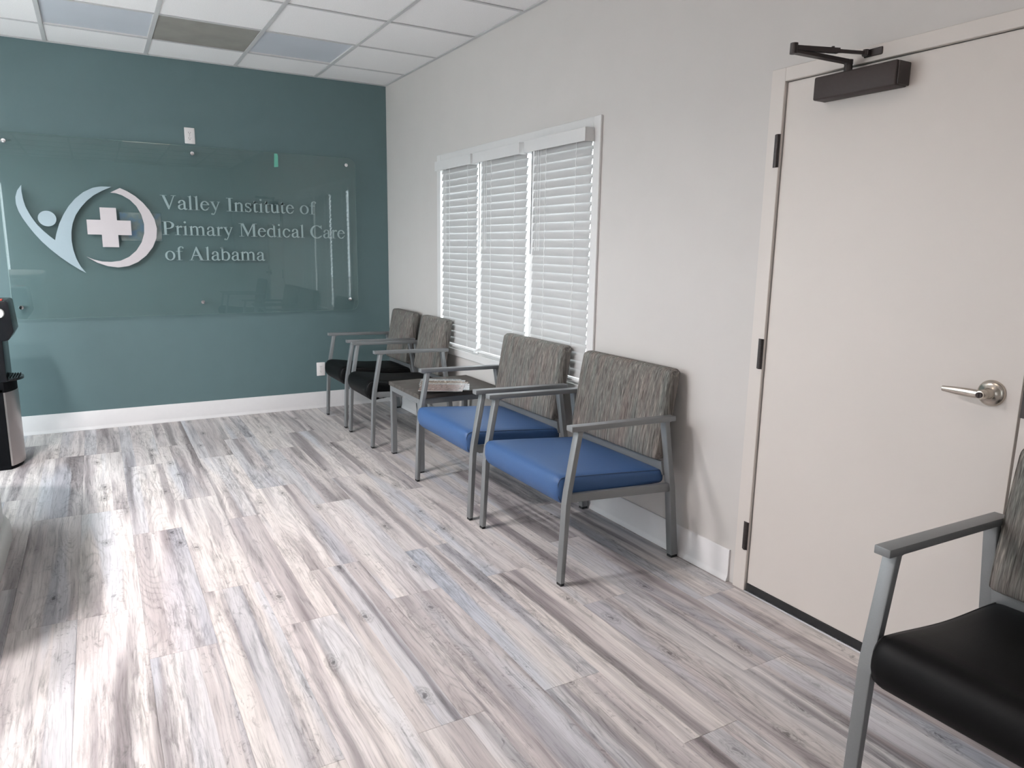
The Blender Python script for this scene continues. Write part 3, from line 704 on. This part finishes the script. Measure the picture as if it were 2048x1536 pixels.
# ------------------------------------------------------------------ glass sign with logo and letters
GY = -0.040
sg = thing('glass_sign', (-1.535, 0, 0.845), 'frameless glass wall sign with raised pale logo and clinic name', 'sign')
gx0, gx1, gz0, gz1, gr = -2.775, -0.296, 0.846, 2.108, 0.055
pts = []
for cx, cz, a0 in ((gx1-gr, gz1-gr, 0), (gx0+gr, gz1-gr, 90), (gx0+gr, gz0+gr, 180), (gx1-gr, gz0+gr, 270)):
    for k in range(7):
        a = math.radians(a0+15*k); pts.append((cx+gr*math.cos(a), cz+gr*math.sin(a)))
MB().prism(pts, GY, GY+0.008, 'y').build('glass_panel', 'sign_glass', sg)
MB().sweep([(p[0], GY+0.004, p[1]) for p in pts], 0.0022, 4, True).build('panel_edge', plain('glass_edge', (0.16, 0.235, 0.23), 0.2), sg)
for x, z in ((-2.722, 2.049), (-1.554, 2.054), (-0.374, 2.050), (-2.724, 0.929), (-1.544, 0.941), (-0.369, 0.940)):
    b_ = MB(); b_.tube((x, 0, z), (x, GY-0.002, z), 0.009, n=18); b_.lathe([(0.0155, 0), (0.0155, 0.006), (0.0135, 0.009), (0.006, 0.010)], (x, GY-0.001, z), (0, -1, 0), 22)
    b_.build('standoff', 'chrome', sg, smooth=40)
def smooth_poly(p, it=1, keep=()):
    for _ in range(it):
        q = []; n = len(p)
        for i in range(n):
            a, b = p[i], p[(i+1) % n]
            if i in keep: q.append(a)
            else: q.append((0.9*a[0]+0.1*b[0], 0.9*a[1]+0.1*b[1]))
            q.append((0.5*a[0]+0.5*b[0], 0.5*a[1]+0.5*b[1]))
        p = q; keep = tuple(2*k for k in keep)
    return p
fig = [(-2.648, 1.764), (-2.65, 1.723), (-2.646, 1.669), (-2.636, 1.618), (-2.613, 1.56), (-2.583, 1.506), (-2.547, 1.459), (-2.515, 1.426), (-2.483, 1.396), (-2.472, 1.441), (-2.449, 1.51), (-2.418, 1.575), (-2.382, 1.634), (-2.339, 1.687), (-2.285, 1.735), (-2.225, 1.768), (-2.173, 1.780), (-2.107, 1.780), (-2.168, 1.750), (-2.222, 1.717), (-2.268, 1.676), (-2.309, 1.628), (-2.344, 1.574), (-2.367, 1.517), (-2.380, 1.457), (-2.384, 1.396), (-2.379, 1.333), (-2.366, 1.271), (-2.343, 1.215), (-2.313, 1.168), (-2.348, 1.190), (-2.405, 1.232), (-2.460, 1.278), (-2.515, 1.332), (-2.564, 1.388), (-2.602, 1.441), (-2.634, 1.494), (-2.660, 1.543), (-2.679, 1.589), (-2.689, 1.636), (-2.688, 1.682), (-2.674, 1.726)]
ring = [(-2.116, 1.741), (-2.054, 1.775), (-2.008, 1.755), (-1.958, 1.722), (-1.911, 1.678), (-1.871, 1.624), (-1.843, 1.562), (-1.831, 1.495), (-1.839, 1.424), (-1.868, 1.357), (-1.915, 1.296), (-1.973, 1.248), (-2.037, 1.218), (-2.106, 1.207), (-2.173, 1.217), (-2.238, 1.242), (-2.302, 1.284), (-2.258, 1.264), (-2.207, 1.250), (-2.148, 1.247), (-2.087, 1.256), (-2.030, 1.284), (-1.979, 1.330), (-1.940, 1.390), (-1.918, 1.457), (-1.914, 1.526), (-1.928, 1.594), (-1.955, 1.651), (-1.994, 1.695), (-2.044, 1.726), (-2.081, 1.738)]
lf = GY-0.0005
def extr(mb, polys, y0, y1):
    for p in polys: mb.prism(p, y0, y1, 'y')
def tri_prism(pts, y0, y1):
    """concave outline: triangulated front and back, walls between"""
    b = bmesh.new(); A = [b.verts.new((p[0], y0, p[1])) for p in pts]; B = [b.verts.new((p[0], y1, p[1])) for p in pts]; n = len(pts)
    f1 = b.faces.new(A); f2 = b.faces.new(list(reversed(B)))
    for i in range(n): b.faces.new((A[i], A[(i+1) % n], B[(i+1) % n], B[i]))
    b.normal_update(); bmesh.ops.triangulate(b, faces=[f1, f2], ngon_method='EAR_CLIP'); mb = MB(); mb.add(b); return mb
tri_prism(fig, lf, lf-0.012).build('logo_figure', 'logo_blue', sg)
tri_prism([(-2.5175+0.0545*math.cos(2*PI*k/40), 1.544+0.0530*math.sin(2*PI*k/40)) for k in range(40)], lf, lf-0.012).build('logo_head', 'logo_blue', sg)
tri_prism(ring, lf, lf-0.012).build('logo_ring', 'logo_white', sg)
cx, cz, ra, rb = -2.141, 1.4935, 0.140, 0.0520
tri_prism([(cx-rb, cz+ra), (cx+rb, cz+ra), (cx+rb, cz+rb), (cx+ra, cz+rb), (cx+ra, cz-rb), (cx+rb, cz-rb), (cx+rb, cz-ra), (cx-rb, cz-ra), (cx-rb, cz-rb), (cx-ra, cz-rb), (cx-ra, cz+rb), (cx-rb, cz+rb)], lf, lf-0.014).build('logo_cross', 'logo_white', sg)
# serif letters drawn from strokes (units: 1000 = one em)
def R_(x0, z0, x1, z1): return [(x0, z0), (x1, z0), (x1, z1), (x0, z1)]
def arc(cx, cz, rx, rz, tx, tz, a0, a1, n=20):
    out = []
    A = [math.radians(a0+(a1-a0)*k/n) for k in range(n+1)]
    for a, b in zip(A, A[1:]):
        out.append([(cx+rx*math.cos(a), cz+rz*math.sin(a)), (cx+rx*math.cos(b), cz+rz*math.sin(b)), (cx+(rx-tx)*math.cos(b), cz+(rz-tz)*math.sin(b)), (cx+(rx-tx)*math.cos(a), cz+(rz-tz)*math.sin(a))])
    return out
def ball(cx, cz, r): return [(cx+r*math.cos(2*PI*k/14), cz+r*math.sin(2*PI*k/14)) for k in range(14)]
def flag(x, top): return [(x-78, top-42), (x, top-32), (x+60, top), (x+84, top), (x+84, top-60), (x, top-60)]
GL = {
 'V': (722, [[(96, 650), (206, 650), (388, 150), (372, -11), (345, -11)], [(584, 650), (630, 650), (380, -11), (352, 30)], R_(16, 640, 296, 662), R_(484, 640, 697, 662)]),
 'A': (722, [[(336, 674), (370, 674), (636, 18), (520, 18), (320, 530)], [(340, 674), (352, 590), (128, 18), (84, 18)], R_(15, 0, 213, 20), R_(451, 0, 706, 20), R_(195, 222, 500, 258)]),
 'I': (333, [R_(115, 0, 217, 662), R_(18, 0, 315, 20), R_(18, 642, 315, 662)]),
 'P': (556, [R_(100, 0, 202, 662), R_(16, 0, 296, 20), R_(16, 642, 300, 662), R_(200, 624, 300, 662), R_(200, 296, 290, 332)] + arc(290, 479, 252, 183, 110, 38, -90, 90)),
 'M': (889, [R_(112, 0, 146, 650), R_(12, 0, 246, 20), R_(12, 642, 210, 662), [(120, 662), (230, 662), (450, 170), (420, 0)], [(676, 662), (720, 662), (420, 0), (424, 110)], R_(676, 0, 780, 650), R_(580, 0, 876, 20), R_(680, 642, 876, 662)]),
 'C': (667, arc(370, 325, 342, 351, 112, 42, 42, 318, 30) + [[(600, 676), (622, 676), (634, 470), (608, 470), (560, 600)], [(560, 60), (640, 130), (626, 146), (560, 105)]]),
 'a': (444, [R_(286, 60, 370, 340), [(286, 60), (370, 60), (400, 44), (442, 64), (442, 34), (400, -8), (340, -8), (300, 20)], ball(98, 335, 42)] + arc(215, 330, 155, 130, 84, 34, 0, 170) + arc(170, 118, 133, 128, 84, 44, 90, 300, 18) + [[(170, 246), (172, 210), (290, 262), (290, 298)], [(236, 2), (226, 44), (292, 92), (294, 46)]]),
 'b': (500, [R_(72, 20, 154, 668), [(3, 642), (72, 646), (154, 683), (154, 600), (72, 600)]] + arc(262, 224, 206, 236, 92, 46, -122, 128, 28)),
 'c': (444, arc(228, 225, 203, 235, 88, 44, 48, 316, 26) + [ball(366, 350, 44), [(362, 92), (412, 148), (398, 162), (350, 118)]]),
 'd': (500, [R_(346, 20, 428, 668), [(262, 642), (346, 646), (428, 683), (428, 600), (346, 600)], [(428, 20), (346, 0), (400, -12), (491, 42), (491, 62), (428, 60)]] + arc(235, 224, 208, 236, 92, 46, 52, 302, 28)),
 'e': (444, arc(226, 225, 202, 235, 86, 42, 12, 318, 28) + [R_(100, 262, 424, 290), [(362, 90), (424, 156), (408, 164), (350, 116)]]),
 'f': (333, [R_(103, 0, 187, 540), R_(20, 0, 280, 18), R_(21, 424, 309, 450), ball(332, 612, 38)] + arc(262, 540, 159, 143, 84, 34, 62, 180, 14)),
 'i': (278, [R_(97, 0, 181, 400), R_(16, 0, 253, 18), flag(97, 460), ball(130, 632, 50)]),
 'l': (278, [R_(97, 0, 181, 630), R_(19, 0, 257, 18), flag(97, 683)]),
 'm': (778, [R_(80, 0, 164, 400), R_(16, 0, 232, 18), flag(80, 460), R_(346, 0, 430, 320), R_(280, 0, 496, 18), R_(612, 0, 696, 320), R_(546, 0, 775, 18)] + arc(287, 318, 143, 142, 84, 50, 0, 150, 14) + arc(553, 318, 143, 142, 84, 50, 0, 150, 14)),
 'n': (500, [R_(78, 0, 162, 400), R_(16, 0, 230, 18), flag(78, 460), R_(340, 0, 424, 320), R_(272, 0, 490, 18)] + arc(282, 318, 142, 142, 84, 50, 0, 150, 14)),
 'o': (500, arc(250, 225, 222, 235, 88, 34, 0, 360, 40)),
 'r': (333, [R_(88, 0, 172, 400), R_(10, 0, 250, 18), flag(88, 460), ball(294, 404, 46), [(172, 330), (172, 395), (262, 460), (310, 455), (270, 405)]]),
 's': (389, arc(184, 340, 136, 120, 74, 34, 30, 240, 18) + arc(196, 118, 150, 128, 78, 36, -150, 62, 18) + [[(100, 262), (146, 214), (318, 150), (310, 205), (180, 290)], R_(296, 320, 318, 452), R_(50, 0, 72, 146)]),
 't': (278, [R_(70, 60, 154, 560), R_(14, 424, 262, 450), [(14, 424), (70, 470), (140, 578), (154, 578), (154, 424)], [(70, 80), (154, 80), (190, 36), (262, 74), (272, 54), (200, -10), (130, -10), (84, 20)]]),
 'u': (500, [R_(74, 130, 158, 450), R_(10, 432, 158, 450), R_(336, 20, 420, 450), R_(262, 432, 420, 450), [(420, 20), (420, 60), (480, 52), (480, 34), (345, -8), (336, 20)]] + arc(216, 132, 142, 142, 84, 52, 180, 330, 14)),
 'y': (500, [[(58, 440), (152, 440), (288, 110), (250, 0)], [(404, 440), (440, 440), (226, -120), (180, -200), (170, -140), (204, -90)], R_(14, 430, 222, 450), R_(344, 430, 476, 450), ball(96, -160, 44), [(96, -204), (180, -204), (200, -150), (96, -130)]]),
}
def text(s, x0, zb, x1, cap):
    k = cap/662.0; wid = sum(250 if c == ' ' else GL[c][0] for c in s); kx = (x1-x0)/wid; x = x0
    for c in s:
        if c == ' ': x += 250*kx; continue
        w_, polys = GL[c]; mb = MB()
        for p in polys: mb.prism([(x+q[0]*kx, zb+q[1]*k) for q in p], lf, lf-0.006, 'y')
        mb.build('letter', 'letter', sg); x += w_*kx
text('Valley Institute of', -1.797, 1.640, -0.640, 0.101)
text('Primary Medical Care', -1.797, 1.450, -0.397, 0.101)
text('of Alabama', -1.792, 1.262, -1.060, 0.101)
# strip of green tape left on the glass
tag(MB().prism([(-0.957, 1.995), (-0.925, 2.0), (-0.925, 2.085), (-0.930, 2.10), (-0.952, 2.10)], lf, lf-0.001, 'y').build('tape_scrap', plain('green_tape', (0.13, 0.42, 0.32), 0.4)), 'small scrap of green tape stuck near the top of the glass sign', 'tape')

# ------------------------------------------------------------------ television on the wall behind the viewer (mirrored in the sign)
tv = thing('television', (-1.51, Y0, 1.40), 'wall television behind the viewer, mirrored small in the glass sign beside the white cross', 'television')
MB().box(-1.84, -1.18, Y0+0.02, Y0+0.06, 1.40, 1.91, 0.006, 2).build('housing', 'black', tv, smooth=40)
MB().box(-1.62, -1.40, Y0, Y0+0.02, 1.55, 1.76).build('wall_bracket', 'black', tv)
mt, t, b = nt('television_picture'); setp(b, (0.02, 0.02, 0.02), 0.2)
tc = N(t, 'ShaderNodeTexCoord'); nz = N(t, 'ShaderNodeTexNoise'); nz.inputs['Scale'].default_value = 7; nz.inputs['Detail'].default_value = 3
t.links.new(tc.outputs['Object'], nz.inputs['Vector']); r = N(t, 'ShaderNodeValToRGB'); e = r.color_ramp.elements
e[0].position = 0.38; e[0].color = (0.16, 0.28, 0.60, 1); e[1].position = 0.66; e[1].color = (0.75, 0.74, 0.72, 1)
q = e.new(0.48); q.color = (0.34, 0.30, 0.27, 1)
t.links.new(nz.outputs['Fac'], r.inputs['Fac']); t.links.new(r.outputs['Color'], b.inputs['Emission Color']); b.inputs['Emission Strength'].default_value = 2.0
MB().box(-1.825, -1.195, Y0+0.0595, Y0+0.0615, 1.42, 1.895).build('screen', mt, tv)

# ------------------------------------------------------------------ water cooler at the left edge
wc = thing('water_cooler', (-2.92, -0.75, 0), 'black and stainless water cooler cut off by the left picture edge', 'water cooler')
CY0, CY1 = -0.905, -0.595
def bulge(xf, amt, x_back, n=12):
    pts = [(x_back, CY1), (x_back, CY0)]
    for k in range(n+1):
        s_ = -1+2*k/n; pts.append((xf-amt*s_*s_, CY0+(CY1-CY0)*k/n))
    return pts
MB().prism(bulge(-2.745, 0.055, -3.10), 0.0, 0.50, 'z').build('body', 'black', wc, smooth=30)
def shell(xf, amt, dx, n=14):
    o_ = [(xf-amt*(-1+2*k/n)**2, CY0+0.004+(CY1-CY0-0.008)*k/n) for k in range(n+1)]
    return o_+[(x-dx, y) for x, y in reversed(o_)]
sp = MB(); sh = shell(-2.733, 0.055, 0.020); q = len(sh)//2
b = bmesh.new(); A = [b.verts.new((x, y, 0.022)) for x, y in sh]; B = [b.verts.new((x, y, 0.482)) for x, y in sh]; n_ = len(sh)
for i in range(n_): b.faces.new((A[i], A[(i+1) % n_], B[(i+1) % n_], B[i]))
for i in range(q-1):
    b.faces.new((A[i], A[i+1], A[n_-2-i], A[n_-1-i])); b.faces.new((B[i], B[i+1], B[n_-2-i], B[n_-1-i]))
sp.add(b); sp.build('front_panel', 'steel', wc, smooth=30)
MB().prism(bulge(-2.735, 0.055, -3.10), 0.482, 0.545, 'z', 0.003).build('tray_collar', 'black', wc, smooth=30)
tr = MB(); tr.prism([(-2.83+0.135*math.cos(a), -0.75+0.150*math.sin(a)) for a in [2*PI*k/36 for k in range(36)]], 0.545, 0.560, 'z', 0.004)
tro = tr.build('drip_tray', 'gloss_black', wc, smooth=40)
g_ = MB()
for k in range(6): g_.box(-2.79+0.014*k, -2.785+0.014*k, -0.84, -0.66, 0.560, 0.566, 0.001, 1)
g_.build('grate', 'black', tro)
MB().box(-3.10, -2.770, CY0, CY1, 0.545, 0.80, 0.008, 2).build('column', 'gloss_black', wc, smooth=40)
MB().prism([(-3.10, 0.80), (-2.755, 0.795), (-2.738, 0.80), (-2.708, 0.850), (-2.722, 1.028), (-2.735, 1.036), (-3.10, 1.036)], CY0, CY1, 'y', 0.005).build('head', 'gloss_black', wc, smooth=40)
MB().tube((-2.774, CY0+0.002, 0.963), (-2.774, CY0-0.016, 0.963), 0.030, 0.026, 24).build('side_knob', 'white_plastic', wc, smooth=40)
MB().box(-2.82, -2.752, -0.88, -0.82, 1.034, 1.044, 0.003, 2).build('hot_button', 'red', wc, smooth=40)

# ------------------------------------------------------------------ end of the reception desk at the left edge
DX, DYC = -3.20, -2.62
rd = thing('reception_desk', (DX, DYC, 0), 'rounded white reception desk end with stepped kick rim at the left picture edge', 'desk')
def rrect(e, z, hx=0.50, hy=0.80, r=0.38):
    out = []; hx += e; hy += e; r += e
    for sx, sy, a0 in ((1, 1, 0), (-1, 1, 90), (-1, -1, 180), (1, -1, 270)):
        for k in range(13):
            a = math.radians(a0+7.5*k); out.append((DX+sx*(hx-r)+r*math.cos(a), DYC+sy*(hy-r)+r*math.sin(a), z))
    return out
MB().loft([rrect(0.004, 0.0), rrect(0.008, 0.02), rrect(0.006, 0.065), rrect(-0.004, 0.09), rrect(-0.018, 0.10)]).build('kick_rim', 'white_plastic', rd, smooth=50)
MB().loft([rrect(-0.020, 0.10), rrect(-0.022, 1.045)]).build('front', 'white_plastic', rd, smooth=50)
MB().loft([rrect(-0.018, 1.045), rrect(-0.010, 1.052), rrect(-0.010, 1.078), rrect(-0.018, 1.085)]).build('counter_top', 'white_plastic', rd, smooth=50)

bpy.context.view_layer.update()
